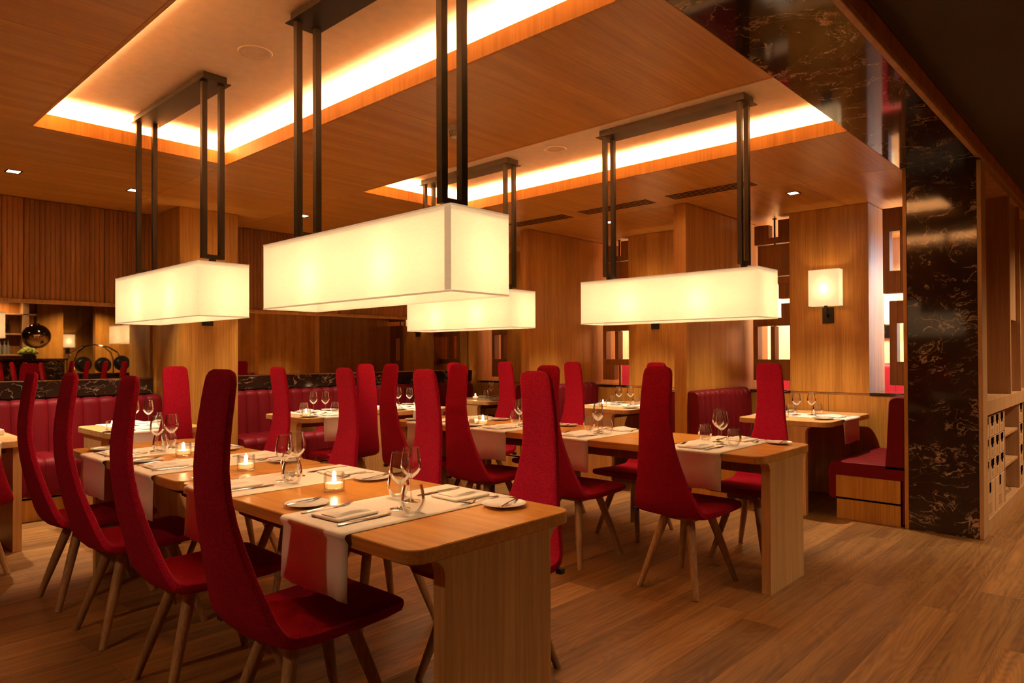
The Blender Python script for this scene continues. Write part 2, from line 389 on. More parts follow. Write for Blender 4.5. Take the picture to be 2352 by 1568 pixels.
for idx, (x0, x1, y0, y1) in enumerate((C1, C2)):
    k = empty('ceiling_coffer', kind='structure'); g = .17; t = .018; zt = 2.742
    MB().box(x0-g, x1+g, y0-.02, y1+g, ZR, ZR+.02).obj('raised_ceiling', M['white'], k)
    MB().box(x0-t, x0, y0, y1+t, ZC-.001, zt).obj('fascia', M['fascia'], k)
    MB().box(x1, x1+t, y0, y1+t, ZC-.001, zt).obj('fascia', M['fascia'], k)
    MB().box(x0, x1, y1, y1+t, ZC-.001, zt).obj('fascia', M['fascia'], k)
    MB().box(x0-g-.01, x0-g, y0, y1+g, ZC+.02, ZR).obj('pocket_side', M['white'], k)
    MB().box(x1+g, x1+g+.01, y0, y1+g, ZC+.02, ZR).obj('pocket_side', M['white'], k)
    MB().box(x0-g, x1+g, y1+g, y1+g+.01, ZC+.02, ZR).obj('pocket_side', M['white'], k)
    MB().box(x0-g, x1+g, y0-.03, y0-.02, ZC+.02, ZR).obj('pocket_side', M['white'], k)
    MB().box(x0-.085, x0-.055, y0+.02, y1+.05, 2.70, 2.712).obj('light_strip', M['led'], k)
    MB().box(x1+.055, x1+.085, y0+.02, y1+.05, 2.70, 2.712).obj('light_strip', M['led'], k)
    MB().box(x0-.05, x1+.05, y1+.055, y1+.085, 2.70, 2.712).obj('light_strip', M['led'], k)
# enclosing walls outside the frame
struct('wall_left', MB().box(-3.35, -3.2, -6.6, 7.3, 0, 2.9), M['clad'])
struct('wall_back', MB().box(-3.35, 10.4, -6.75, -6.6, 0, 2.9), M['wallwood'])
struct('wall_lobby', MB().box(10.3, 10.4, -6.6, 7.3, 0, 2.9), M['wallwood'])

# ------------------------------------------------------------------ pendant lamps
def pendant(label, xc, yc):
    t = empty('pendant_lamp', label, 'lamp', (xc, yc, 0), group='rectangular pendant lamps over the long tables')
    hw, hl, z0, z1 = .138, .63, 1.4995, 1.785; th = .003
    sh = MB()
    sh.add([(x, y, z) for z in (z0, z1) for x, y in ((-hw, -hl), (hw, -hl), (hw, hl), (-hw, hl))], [(k, (k+1) % 4, 4+(k+1) % 4, 4+k) for k in range(4)])
    s = sh.obj('shade', M['shade'], t)
    tr = MB()
    for zz in (z0-.003, z1-.003):
        for a in ((-hw-.002, -hw+.004, -hl, hl), (hw-.004, hw+.002, -hl, hl), (-hw+.004, hw-.004, -hl-.002, -hl+.004), (-hw+.004, hw-.004, hl-.004, hl+.002)): tr.box(*a, zz, zz+.006)
    tr.obj('shade_rim', M['seam'], t)
    MB().box(-hw+.005, hw-.005, -hl+.005, hl-.005, z1-.02, z1-.016).obj('added_top_panel', M['linen'], t)  # unseen opaque panel, added to keep bulb light off the ceiling
    if yc < 2.4 and xc < 2: MB().box(-hw-.0012, -hw-.0006, -hl, -hl+.032, z0+.004, z1-.004).obj('seam_strip', M['seam'], t)
    cp = MB().box(-.08, .08, -.54, .54, 2.783, 2.787).obj('canopy_plate', M['steel'], t)
    MB().box(-.065, .065, -.52, .52, 2.788, ZR-.001).obj('canopy_box', M['steel'], t)
    for sy in (-1, 1):
        y = sy*.485; r = .014
        MB().box(-.062, -.034, y-r, y+r, 1.82, 2.783).box(.034, .062, y-r, y+r, 1.82, 2.783).box(-.034, .034, y-r, y+r, 1.82, 1.842).obj('hanger', M['steel'], t)
        MB().box(-.014, .014, y-r, y+r, z1-.012, 1.82).obj('stem', M['steel'], t)
    for k in range(5):
        y = -.5+k*.25
        MB().lathe([(.001, 1.575), (.02, 1.585), (.028, 1.61), (.022, 1.64), (.012, 1.665), (.012, 1.70), (.001, 1.70)], 12, (.038*(-1)**k, y, 0)).obj('bulb', M['bulb'], t, True)
        lamp('bulb_light', 'POINT', (.038*(-1)**k, y, 1.605), P_BULB, WARM, t, shadow_soft_size=.034)
    return t
pendant('rectangular linen pendant lamp hanging nearest the camera, largest of the four', 1.662, 2.315)
pendant('rectangular linen pendant lamp at far left, in front of the wood pillar', 1.662, 4.27)
pendant('rectangular linen pendant lamp at right, in front of the first booth', 3.97, 2.275)
pendant('rectangular linen pendant lamp far behind, partly hidden by the largest lamp', 3.985, 4.205)

# wall sconces
def sconce(label, loc, rz):
    t = empty('wall_sconce', label, 'lamp', loc, rz, 'linen wall sconces')   # local +x out of the wall
    z0, z1 = .18, .515; s = MB(); th = .003
    s.add([(x, y, z) for z in (z0, z1) for x, y in ((.02, -.135), (.13, -.135), (.13, .135), (.02, .135))], [(k, (k+1) % 4, 4+(k+1) % 4, 4+k) for k in range(4)])
    s.obj('shade', M['sconce'], t)
    MB().bbox(.0005, .014, -.05, .05, .02, .17, .002).obj('back_plate', M['steel'], t)
    MB().box(.014, .075, -.012, .012, .075, .10).box(.055, .079, -.012, .012, .10, .30).obj('arm', M['steel'], t)
    MB().lathe([(.001, .30), (.016, .31), (.022, .335), (.012, .36), (.001, .37)], 10, (.067, 0, 0)).obj('bulb', M['bulb'], t, True)
    lamp('sconce_light', 'POINT', (.075, 0, .34), SCONCE_P, WARM, t, shadow_soft_size=.025)
sconce('linen wall sconce on the booth pillar nearest the marble column', (XW, 2.235, 1.55), PI)
sconce('linen wall sconce on the middle booth pillar behind the right pendant', (XW, 4.09, 1.55), PI)
sconce('linen wall sconce on the farthest booth pillar near the mirror', (XW, 6.02, 1.55), PI)
sconce('linen wall sconce on the free wood pillar at left', (2.80, 6.489, 1.55), -PI/2)

# ceiling fittings
for k, (x, y, lab) in enumerate(((1.23, 6.15, 'square recessed downlight at far left of the wood ceiling'), (2.05, 6.14, 'square recessed downlight before the wood pillar'),
        (3.56, 6.08, 'square recessed downlight right of the wood pillar above the mirror'), (5.92, 4.11, 'square recessed downlight over the middle booth aisle'),
        (5.94, 2.24, 'square recessed downlight over the first booth near the marble column'), (4.72, 6.05, 'square recessed downlight in the back corner of the wood ceiling'))):
    t = empty('downlight', lab, 'downlight', (x, y, ZC), 0, 'recessed square downlights')
    fr = MB(); a, b_ = .05, .038
    for q in ((-a, -b_, -a, a), (b_, a, -a, a), (-b_, b_, -a, -b_), (-b_, b_, b_, a)): fr.box(*q, -.003, -.0003)
    fr.obj('frame', M['steel'], t)
    MB().box(-.036, .036, -.036, .036, -.0025, -.001).obj('lens', M['spot'], t)
    l = lamp('downlight_spot', 'SPOT', (0, 0, -.01), SPOT_P, (1, .78, .52), t, spot_size=math.radians(70), spot_blend=.55, shadow_soft_size=.03)
for y0, y1, lab in ((2.34, 3.09, 'slotted air vent in the wood ceiling nearest the marble column'), (3.28, 4.04, 'slotted air vent in the wood ceiling, middle one'), (4.22, 4.96, 'slotted air vent in the wood ceiling farthest from the camera')):
    t = empty('air_vent', lab, 'vent', (5.36, (y0+y1)/2, ZC), 0, 'ceiling air vents')
    h = (y1-y0)/2
    MB().box(-.098, .098, -h, h, -.0015, -.0003).obj('opening', M['void'], t)
    for k in range(6): MB().box(-.104+k*.0392, -.104+k*.0392+.011, -h, h, -.0024, -.0017).obj('slat', M['ceilwood'], t)
for x, y, z, lab in ((1.68, 3.33, ZR, 'round white ceiling speaker in the left coffer'), (4.02, 3.28, ZR, 'round white ceiling speaker in the right coffer')):
    t = empty('ceiling_speaker', lab, 'speaker', (x, y, z))
    MB().lathe([(.062, -.001), (.062, -.006), (.08, -.006), (.085, -.001)], 32).obj('ring', M['plastic'], t, True)
    MB().lathe([(.001, -.003), (.0615, -.003), (.0615, -.001), (.001, -.001)], 32, cap=True).obj('grille', M['white'], t, True)
t = empty('smoke_detector', 'white round smoke detector on the wood ceiling between the coffers', 'detector', (2.80, 3.05, ZC))
MB().lathe([(.001, -.028), (.048, -.028), (.052, -.022), (.052, -.0005), (.001, -.0005)], 28, cap=True).obj('base', M['plastic'], t, True)
MB().lathe([(.04, -.0285), (.038, -.05), (.028, -.066), (.001, -.072)], 28).obj('sensor_head', M['plastic'], t, True)
sl = MB()
for k in range(18):
    a = 2*PI*k/18; sl.tube([(.0405*math.cos(a), .0405*math.sin(a), -.032), (.034*math.cos(a), .034*math.sin(a), -.062)], .0016, 5)
sl.obj('vent_slots', M['dark'], t)

# ------------------------------------------------------------------ furniture: long tables
def panel_poly(w, zt, r=.05, n=6):
    h = w/2; P = [(-h, 0), (h, 0)]
    P += [(h+r-r*math.cos(math.radians(90*k/n)), zt-r+r*math.sin(math.radians(90*k/n))) for k in range(n+1)]
    P += [(-h-r+r*math.sin(math.radians(90*k/n)), zt-r+r*math.cos(math.radians(90*k/n))) for k in range(n+1)]
    return P
TZ = .75
def long_table(label, xc, y0, y1, end):
    t = empty('dining_table', label, 'table', (xc, (y0+y1)/2, 0), group='long oak dining tables')
    h = (y1-y0)/2; W = .3575
    slab(MB(), -W, W, -h+.001, h-.001, .708, TZ, .06).obj('tabletop', M['tablex'], t)
    MB().prism(panel_poly(.47, .7075), end*(h-.006), end*(h-.056)).obj('leg_panel', M['tablez'], t)
    for s in (-1, 1): MB().bbox(s*.30-.02, s*.30+.02, -end*(h-.14)-.06, -end*(h-.14)+.06, .685, .707).obj('joining_bracket', M['dark'], t)
    for s in (-1, 1): MB().bbox(s*.19-.012, s*.19+.012, -h+.06, h-.06, .635, .707).obj('rail', M['screen'], t)
    return t
X1, X2 = 1.553, 3.877
long_table('oak dining table nearest the camera with two white runners', X1, 1.482, 3.056, -1)
long_table('oak dining table continuing the left row, behind the nearest one', X1, 3.058, 4.632, 1)
long_table('oak dining table at the near end of the second row', X2, 1.50, 3.074, -1)
long_table('oak dining table continuing the second row at its far end', X2, 3.076, 4.65, 1)
def small_table(label, x0, x1, y0, y1):
    t = empty('square_table', label, 'table', ((x0+x1)/2, (y0+y1)/2, 0), group='small oak tables along the banquettes')
    hx, hy = (x1-x0)/2, (y1-y0)/2
    slab(MB(), -hx, hx, -hy, hy, .708, TZ, .07).obj('tabletop', M['tablez'], t)
    for s in (-1, 1):
        o = MB().prism(panel_poly(2*hy-.36, .7075), s*(hx-.006), s*(hx-.056), 'x').obj('leg_panel', M['tablez'], t)
    MB().bbox(-hx+.06, hx-.06, -.012, .012, .635, .707).obj('rail', M['screen'], t)
    return t
smalls = [('leftmost table by the far banquette', .45, 1.16, 5.34, 6.10), ('table by the far banquette just left of the wood pillar', 1.62, 2.30, 5.34, 6.10),
          ('table by the far banquette just right of the wood pillar', 3.13, 3.85, 5.30, 6.06), ('table by the far banquette nearest the corner booth', 4.14, 4.84, 5.32, 6.08),
          ('table in the first booth beside the marble column', 5.62, 6.72, 1.86, 2.61), ('table in the middle booth', 5.62, 6.72, 3.72, 4.46), ('table in the farthest booth beside the mirror', 5.62, 6.72, 5.60, 6.34)]
for lab, *q in smalls: small_table('small oak '+lab, *q)

# ------------------------------------------------------------------ chairs
def make_chair():
    t = empty('high_back_chair', 'x', 'chair', group='red high back chairs')
    path = [(.245, .440, .30, .020), (.238, .440, .40, .034), (.215, .438, .435, .046), (.15, .434, .445, .050), (.05, .430, .445, .050), (-.05, .428, .44, .050), (-.13, .429, .435, .050),
            (-.18, .434, .425, .050), (-.205, .446, .415, .048), (-.222, .468, .40, .046), (-.236, .50, .375, .044), (-.252, .55, .34, .042), (-.274, .62, .295, .040), (-.296, .70, .255, .038),
            (-.314, .78, .222, .036), (-.326, .86, .200, .035), (-.330, .93, .190, .034), (-.326, 1.0, .184, .034), (-.318, 1.07, .180, .033), (-.309, 1.13, .177, .032),
            (-.302, 1.175, .172, .030), (-.299, 1.195, .162, .028), (-.297, 1.208, .142, .022), (-.296, 1.216, .10, .012)]
    K = 24; rings = []
    for i, (x, z, w, th) in enumerate(path):
        a, b = path[max(i-1, 0)], path[min(i+1, len(path)-1)]
        tx, tz = b[0]-a[0], b[1]-a[1]; l = math.hypot(tx, tz); tx /= l; tz /= l
        nx, nz = tz, -tx
        r = []
        for j in range(K):
            q = 2*PI*j/K; cq, sq = math.cos(q), math.sin(q); e = .42
            yy = w/2*math.copysign(abs(cq)**e, cq); nn = th/2*math.copysign(abs(sq)**e, sq)
            cre = max(0, 1-abs(yy)/(w/2*.9))
            if 7 <= i <= 17 and sq < 0: nn -= .022*cre*math.sin(PI*(i-6)/12.)
            if i >= 8 and sq > 0: nn -= .010*cre            # shallow hollow on the sitting side
            if 2 <= i < 8 and sq > 0: nn -= .006*cre
            r.append((x+nx*nn, yy, z+nz*nn))
        rings.append(r)
    MB().loft(rings[:9]).obj('seat', M['wool'], t, True)
    MB().loft(rings[8:]).obj('backrest', M['wool'], t, True)
    MB().bbox(-.115, .145, -.10, .10, .375, .402, .004).obj('seat_frame', M['leg'], t)
    for sx in (-1, 1):
        for sy in (-1, 1):
            MB().tube([(sx*.105, sy*.075, .395), (sx*.165, sy*.125, .2), (sx*.225, sy*.175, .0)], [.024, .021, .0145], 10).obj('leg', M['leg'], t, True)
    MB().box(-.20, -.175, .205, .232, .405, .425).obj('fabric_tag', M['dark'], t)
    return t
ch0 = make_chair(); first = [True]
def chair(x, y, rz, label, sz=1., j=0.):
    if first[0]:
        first[0] = False; o = ch0; o.location = (x, y, 0); o.rotation_euler = (0, 0, rz); o['label'] = label; o.scale = (1, 1, sz)
    else: o = dup(ch0, (x, y, 0), rz, label, scale=(1, 1, sz))
    return o
ORD = ['nearest', 'second', 'third', 'farthest']
for k, (y, sz, a, dx) in enumerate(((2.06, 1.026, .03, .0), (2.81, 1., -.02, 0), (3.57, 1.0, .02, 0), (4.23, .995, 0, 0))):
    chair(1.225+dx, y, a, ['red high back chair nearest the camera, seen from behind', 'red high back chair second along the left side of the front table', 'red high back chair third along the left side of the front table', 'leftmost red high back chair, end of the front table row'][k], sz)
for k, (y, a) in enumerate(((1.98, .02), (2.74, 0), (3.47, -.03), (4.23, .02))):
    chair(1.99, y, PI+a, 'red high back chair, %s along the right side of the front table row' % ORD[k])
for k, (y, a) in enumerate(((1.93, -.02), (2.70, .02), (3.50, .03), (4.25, 0))):
    chair(3.525, y, a, 'red high back chair, %s along the near side of the second table row' % ORD[k], 1.006)
for k, (y, a) in enumerate(((1.90, .02), (2.78, -.02), (3.58, 0), (4.36, 0))):
    chair(4.30, y, PI+a, 'red high back chair, %s along the booth side of the second table row' % ORD[k], 1.008)
chair(.80, 5.22, PI/2, 'red high back chair facing the leftmost banquette table')
chair(1.98, 5.42, PI/2, 'red high back chair left of the wood pillar facing its banquette table')
chair(3.46, 5.22, PI/2, 'red high back chair facing the banquette table right of the wood pillar')
chair(4.50, 5.24, PI/2, 'red high back chair facing the banquette table nearest the corner booth')

# ------------------------------------------------------------------ banquettes
def channel_mesh(path, wdt, bulge, name):
    nx = 8; V = []; F = []
    for i, (o, z) in enumerate(path):
        a, b = path[max(i-1, 0)], path[min(i+1, len(path)-1)]; t0, t1 = b[0]-a[0], b[1]-a[1]; l = math.hypot(t0, t1) or 1; n0, n1 = t1/l, -t0/l
        for j in range(nx+1):
            u = j/nx; h = bulge*(math.sin(PI*u))**.5
            V.append(((u-.5)*wdt, o+n0*h, z+n1*h))
    for i in range(len(path)-1):
        for j in range(nx): F.append((i*(nx+1)+j, i*(nx+1)+j+1, (i+1)*(nx+1)+j+1, (i+1)*(nx+1)+j))
    return MB().add(V, F).mesh(name, M['leather'], True)
def arc(cx, cz, r, a0, a1, n=5): return [(cx+r*math.cos(math.radians(a0+(a1-a0)*k/n)), cz+r*math.sin(math.radians(a0+(a1-a0)*k/n))) for k in range(n+1)]
def bench(label, loc, rz, length, depth, back_h, seat_h, lip_z, base_z, nch, bt=.10):
    # local: x along the bench, y outwards to the sitter, z up
    t = empty('banquette', label, 'bench', loc, rz, 'red leather banquettes')
    wd = length/nch
    bp = [(bt+.03, seat_h-.02), (bt+.015, seat_h+.15), (bt, back_h-.05)]+arc(bt-.05, back_h-.05, .05, 20, 100)+[(.004, back_h-.003)]
    spth = [(.06, seat_h), (depth-.08, seat_h)]+arc(depth-.06, seat_h-.06, .06, 80, 0)+[(depth-.005, lip_z+.04)]+arc(depth-.035, lip_z+.03, .03, -10, -90, 3)
    bm_ = channel_mesh(bp, wd-.002, .013, 'back_channel'); sm_ = channel_mesh(spth[::-1], wd-.002, .010, 'seat_channel')
    for k in range(nch):
        x = -length/2+(k+.5)*wd
        inst('back_channel', bm_, t, (x, 0, 0)); inst('seat_channel', sm_, t, (x, 0, 0))
    bpoly = bp+[(.004, seat_h-.02)]
    spoly = [(.004, seat_h-.10), (.004, seat_h)]+spth+[(depth-.055, lip_z), (depth-.055, seat_h-.10)]
    e = length/2
    for s in (-1, 1):
        MB().prism(bpoly, s*e, s*(e-.012), 'x').obj('back_end', M['leather'], t)
        MB().prism(spoly, s*e, s*(e-.012), 'x').obj('seat_end', M['leather'], t)
    MB().box(-e+.013, e-.013, .004, .02, .02, back_h-.02).obj('back_board', M['leather'], t)
    MB().bbox(-e, e, .03, depth-.056, base_z+.014, seat_h-.101, .002).obj('base', M['wallwood'], t)
    MB().box(-e+.004, e-.004, .03, depth-.066, base_z, base_z+.0135).obj('groove', M['void'], t)
    MB().bbox(-e, e, .03, depth-.062, .0, base_z-.001, .002).obj('plinth', M['wallwood'], t)
    return t
bench('long red channelled leather banquette at far left under the mirror', (.77, 6.98, 0), PI, 3.54, .60, .918, .485, .20, .17, 27)
bench('long red channelled leather banquette right of the wood pillar under the mirror', (4.86, 6.98, 0), PI, 3.50, .60, .918, .485, .20, .17, 27)
bench('red leather booth bench against the marble column', (6.235, 1.355, 0), 0, 1.05, .54, .955, .44, .155, .155, 10)
bench('red leather booth bench on the near face of the first divider', (6.20, 3.083, 0), PI, 1.10, .54, .945, .44, .155, .155, 11)
bench('red leather booth bench on the far face of the first divider', (6.20, 3.207, 0), 0, 1.10, .54, .945, .44, .155, .155, 11)
bench('red leather booth bench on the near face of the second divider', (6.20, 4.973, 0), PI, 1.10, .54, .945, .44, .155, .155, 11)
bench('red leather booth bench on the far face of the second divider', (6.20, 5.097, 0), 0, 1.10, .54, .945, .44, .155, .155, 11)

# ------------------------------------------------------------------ screens in the booth wall
def screen(label, yo, rects, rod_y):
    t = empty('wood_screen', label, 'screen', (6.95, yo, 0), group='block screens between the booth pillars')
    for (y0, y1, z0, z1, d) in rects: MB().bbox(-.05+d, .05+d, y0, y1, z0, z1, .0015).obj('block', M['screen'], t)
    MB().tube([(0, rod_y, .932), (0, rod_y, ZC-.001)], .009, 10).obj('rod', M['steel'], t)
    MB().lathe([(.001, 0), (.022, 0), (.022, .006), (.001, .006)], 14, (0, rod_y, ZC-.0065), True).obj('rod_collar', M['steel'], t)
LS = [(2.853, 3.0, 2.40, 2.594, 0), (2.60, 2.755, 2.40, 2.63, 0), (2.756, 2.852, 2.40, 2.46, 0), (2.60, 2.96, 2.07, 2.385, -.01), (2.60, 2.96, 1.99, 2.06, 0), (2.60, 2.755, 1.84, 1.989, 0), (2.86, 2.96, 1.66, 1.989, 0),
      (2.60, 2.73, 1.651, 1.79, 0), (2.60, 3.02, 1.57, 1.65, 0), (2.972, 3.02, 1.231, 1.569, 0), (2.787, 2.83, 1.231, 1.565, -.02), (2.60, 3.02, 1.02, 1.23, 0)]
LS2 = [q for q in LS[:-1]]+[(2.60, 3.02, 1.16, 1.23, 0), (2.86, 3.02, .985, 1.159, 0)]
RS = [(1.745, 1.80, 1.83, 2.6, 0), (1.39, 1.66, 1.83, 2.6, 0), (1.661, 1.744, 2.387, 2.6, 0), (1.661, 1.744, 1.83, 2.03, 0), (1.69, 1.75, 1.0, 1.76, 0), (1.40, 1.56, 1.0, 1.76, 0), (1.561, 1.689, 1.56, 1.76, 0), (1.561, 1.689, 1.0, 1.21, 0)]
screen('dark wood block screen between the first booth pillar and first divider', 0, LS, 2.81)
screen('dark wood block screen between the marble column and first booth pillar', 0, RS, 1.61)
screen('dark wood block screen between the middle booth pillar and second divider', 1.88, LS2, 2.81)
screen('dark wood block screen between the first divider and middle booth pillar', 1.88, RS, 1.61)
screen('dark wood block screen between the farthest booth pillar and the mirror', 3.77, LS2, 2.81)
screen('dark wood block screen between the second divider and farthest booth pillar', 3.74, RS, 1.61)

# ------------------------------------------------------------------ table ware
def lathe_mesh(prof, m, name, n=24): return MB().lathe(prof, n).mesh(name, m, True)
wine_bowl = lathe_mesh([(.004, .086), (.012, .090), (.026, .103), (.036, .118), (.0385, .130), (.036, .150), (.031, .180), (.028, .198), (.0285, .1985)], M['glass'], 'bowl')
wine_stem = lathe_mesh([(.036, .0015), (.034, .003), (.015, .005), (.005, .010), (.0032, .03), (.0032, .07), (.005, .086)], M['glass'], 'stem', 18)
tumb = lathe_mesh([(.001, .004), (.022, .004), (.034, .016), (.042, .036), (.0425, .05), (.038, .075), (.031, .10), (.0315, .1005)], M['glass'], 'glass_body')
hold = MB().lathe([(.001, .0005), (.036, .0005), (.040, .004), (.041, .045), (.040, .074), (.0375, .075), (.0365, .045), (.035, .014), (.001, .012)], 24).mesh('glass_holder', M['tumbler'], True)
wax = MB().lathe([(.001, .0125), (.0335, .0145), (.0345, .034), (.001, .034)], 20).mesh('wax', M['wax'], True)
flame = MB().lathe([(.001, .035), (.007, .039), (.0085, .046), (.0055, .058), (.001, .072)], 10).mesh('flame', M['flame'], True)
plate = MB().lathe([(.001, .004), (.045, .004), (.052, .006), (.078, .011), (.079, .0125), (.076, .0125), (.05, .0082), (.001, .0065)], 32).mesh('side_plate', M['porcelain'], True)
def outline(pts, th, prof, m, name):
    # flat outline (u along, half width) lofted with a height profile
    rings = []
    for (u, hw, z) in pts:
        rings.append([(u, hw, z), (u, hw*.5, z+th), (u, -hw*.5, z+th), (u, -hw, z), (u, -hw*.5, z-th*.6), (u, hw*.5, z-th*.6)])
    return MB().loft(rings)
kn = outline([(-.105, .003, .004), (-.102, .0075, .004), (-.06, .0065, .004), (-.01, .0045, .0045), (.0, .006, .004), (.02, .0088, .003), (.07, .009, .003), (.098, .006, .003), (.108, .001, .003)], .0022, None, None, 'k')
knife = kn.mesh('table_knife', M['silver'], True)
fk = outline([(-.10, .002, .003), (-.097, .0075, .003), (-.06, .006, .006), (-.01, .003, .010), (.02, .0035, .008), (.035, .010, .004), (.05, .0118, .003), (.058, .0118, .0035)], .0016, None, None, 'f')
for k in range(4):
    v = -.009+k*.006; fk.tube([(.056, v, .0035), (.08, v, .0065), (.098, v*.95, .013)], [.0018, .0017, .0008], 6)
fork = fk.mesh('table_fork', M['silver'], True)
bk = outline([(-.085, .002, 0), (-.082, .006, 0), (-.03, .004, .001), (.0, .003, .001), (.012, .0065, 0), (.06, .0075, 0), (.078, .003, 0)], .0018, None, None, 'b')
butter = bk.mesh('butter_knife', M['silver'], True)
def napkin_meshes():
    b = MB()
    slab(b, -.085, .085, -.075, .075, .0012, .010, .008, .003, 3)
    base = b.mesh('lower_fold', M['napkin'], True)
    rings = []
    for i in range(9):
        u = i/8; x = -.075+.14*u; h = .004+.012*math.sin(PI*u)**.7*(1-.3*u)
        w0, w1 = -.055+.01*math.sin(3*u), .028+.012*math.sin(2.3*u)
        rings.append([(x, w0, .0102), (x, w0+.006, .0102+h*.7), (x, (w0+w1)/2, .0102+h), (x, w1-.006, .0102+h*.7), (x, w1, .0102)])
    top = MB().loft(rings).mesh('upper_fold', M['napkin'], True)
    return base, top
nap0, nap1 = napkin_meshes()
RUNT = TZ+.0034
def runner_mesh(half, w, drop):
    # local x across the table: draped over both edges
    P = [(-half-.013, TZ-drop), (-half-.012, TZ-drop*.55), (-half-.009, TZ-.03)]+[(-half-.004+.013*math.cos(a)-.005, TZ-.010+.012*math.sin(a)) for a in (PI, 2.6, 2.1, PI/2)]
    P = P+[(-half*.5, TZ+.0022), (0, TZ+.0022)]
    P = P+[(-x, z) for x, z in P[-2::-1]]
    nw = 10; V = []; F = []
    for i, (x, z) in enumerate(P):
        for j in range(nw+1):
            v = (j/nw-.5)*w; dep = max(0, TZ-.02-z)
            wob = .010*math.sin(j*1.35+(1 if x > 0 else 0))*dep/drop
            V.append((x-abs(wob)*(1 if x > 0 else -1)*-1, v*(1-.02*dep), z+(.004*math.sin(j*.7) if i in (0, len(P)-1) else 0)))
    for i in range(len(P)-1):
        for j in range(nw): F.append((i*(nw+1)+j, i*(nw+1)+j+1, (i+1)*(nw+1)+j+1, (i+1)*(nw+1)+j))
    return MB().add(V, F)
def runner(x, y, rz, half, w, drop, label):
    o = runner_mesh(half, w, drop).obj('table_runner', M['linen'], None, True); o.location = (x, y, 0); o.rotation_euler = (0, 0, rz)
    md = o.modifiers.new('cloth', 'SOLIDIFY'); md.thickness = .0018; md.offset = 0
    tag(o, label, 'table runner', 'white linen table runners')
def thing1(name, me, x, y, z, rz, label, cat, group):
    o = inst(name, me, None, (x, y, z), rz); tag(o, label, cat, group); return o
def wine(x, y, label):
    t = empty('wine_glass', label, 'wine glass', (x, y, RUNT), random.random(), 'wine glasses'); inst('bowl', wine_bowl, t); inst('stem', wine_stem, t)
def tumbler(x, y, label): thing1('water_tumbler', tumb, x, y, RUNT, random.random(), label, 'tumbler', 'stemless water tumblers')
def candle(x, y, label):
    t = empty('candle_holder', label, 'candle', (x, y, TZ+.0005), 0, 'glass candle holders'); inst('glass_holder', hold, t); inst('wax', wax, t); inst('flame', flame, t)
    lamp('candle_light', 'POINT', (0, 0, .055), CANDLE_P, (1, .55, .2), t, shadow_soft_size=.008)
def place(cx, cy_, rz, side, half, where, full=True, jit=1.):
    # one place setting; local frame: +u points from the diner towards the table centre, v to the diner's left
    ux, uy = (math.cos(rz), math.sin(rz)) if side == 'a' else (-math.cos(rz), -math.sin(rz))
    vx, vy = -uy, ux; ang = math.atan2(uy, ux)
    def at(u, v): return cx+ux*u+vx*v, cy_+uy*u+vy*v
    r = lambda s: random.uniform(-s, s)
    e = -half
    x, y = at(e+.125, .03+r(.008)); t = empty('napkin', 'folded white napkin, '+where, 'napkin', (x, y, RUNT), ang+r(.08), 'folded napkins'); inst('lower_fold', nap0, t); inst('upper_fold', nap1, t)
    x, y = at(e+.125, -.085); thing1('table_knife', knife, x, y, RUNT, ang+r(.04), 'steel table knife, '+where, 'knife', 'table knives')
    x, y = at(e+.135, .15); thing1('table_fork', fork, x, y, RUNT, ang+r(.06), 'steel fork, '+where, 'fork', 'table forks')
    x, y = at(e+.125, .265); thing1('side_plate', plate, x, y, TZ+.0008, 0, 'white side plate, '+where, 'plate', 'side plates')
    thing1('butter_knife', butter, x+vx*.02, y+vy*.02, TZ+.0148, ang+.25+r(.1), 'butter knife resting on side plate, '+where, 'knife', 'butter knives')
    x, y = at(-.050+r(.006), -.035+r(.005)); wine(x, y, 'clear wine glass, '+where)
    x, y = at(-.065+r(.006), -.125+r(.005)); tumbler(x, y, 'stemless water tumbler, '+where)
YR1, YR2 = (1.965, 2.755, 3.50, 4.16), (1.91, 2.80, 3.51, 4.22)
NTH = ['first', 'second', 'third', 'fourth']
for row, (xc, ys, nm) in enumerate(((X1, YR1, 'front row'), (X2, YR2, 'second row'))):
    for k, y in enumerate(ys):
        runner(xc, y, 0, .3575, .38, .205, 'white linen runner, %s from the near end of the %s of long tables' % (NTH[k], nm))
        for s in 'ab': place(xc, y, 0, s, .3575, '%s side, %s runner, %s' % ('left' if s == 'a' else 'right', NTH[k], nm))
for x, y, lab in ((1.53, 2.385, 'lit glass candle holder between the first and second runner, front row'), (1.527, 3.12, 'lit glass candle holder between the second and third runner, front row'),
                  (1.521, 3.82, 'lit glass candle holder between the third and fourth runner, front row'), (3.75, 3.79, 'lit glass candle holder near the far end of the second row'),
                  (3.86, 2.36, 'lit glass candle holder behind the nearest chairs of the second row')): candle(x, y, lab)
SH = ['leftmost far table', 'far table left of pillar', 'far table right of pillar', 'far table by corner booth', 'first booth table', 'middle booth table', 'farthest booth table']
for k, (lab, x0, x1, y0, y1) in enumerate(smalls):
    if k < 4: xc, yc = (x0+x1)/2, (y0+y1)/2
    else: xc, yc = x0+.52, (y0+y1)/2
    runner(xc, yc, PI/2, (y1-y0)/2, .40, .21 if k < 4 else .20, 'white linen runner on the '+SH[k])
    for s in 'ab': place(xc, yc, PI/2, s, (y1-y0)/2, '%s side, %s' % ('near' if s == 'a' else 'far', SH[k]))
    candle(xc-.27, yc-.22, 'lit glass candle holder, '+SH[k]) if k < 4 else candle(xc-.30, yc+.06, 'lit glass candle holder, '+SH[k])
t = MB().bbox(-.022, .022, -.03, .03, 0, .045, .004).obj('sugar_box', M['porcelain']); t.location = (3.735, 3.875, TZ+.0005); tag(t, 'small white sugar box beside the candle on the second row', 'box')
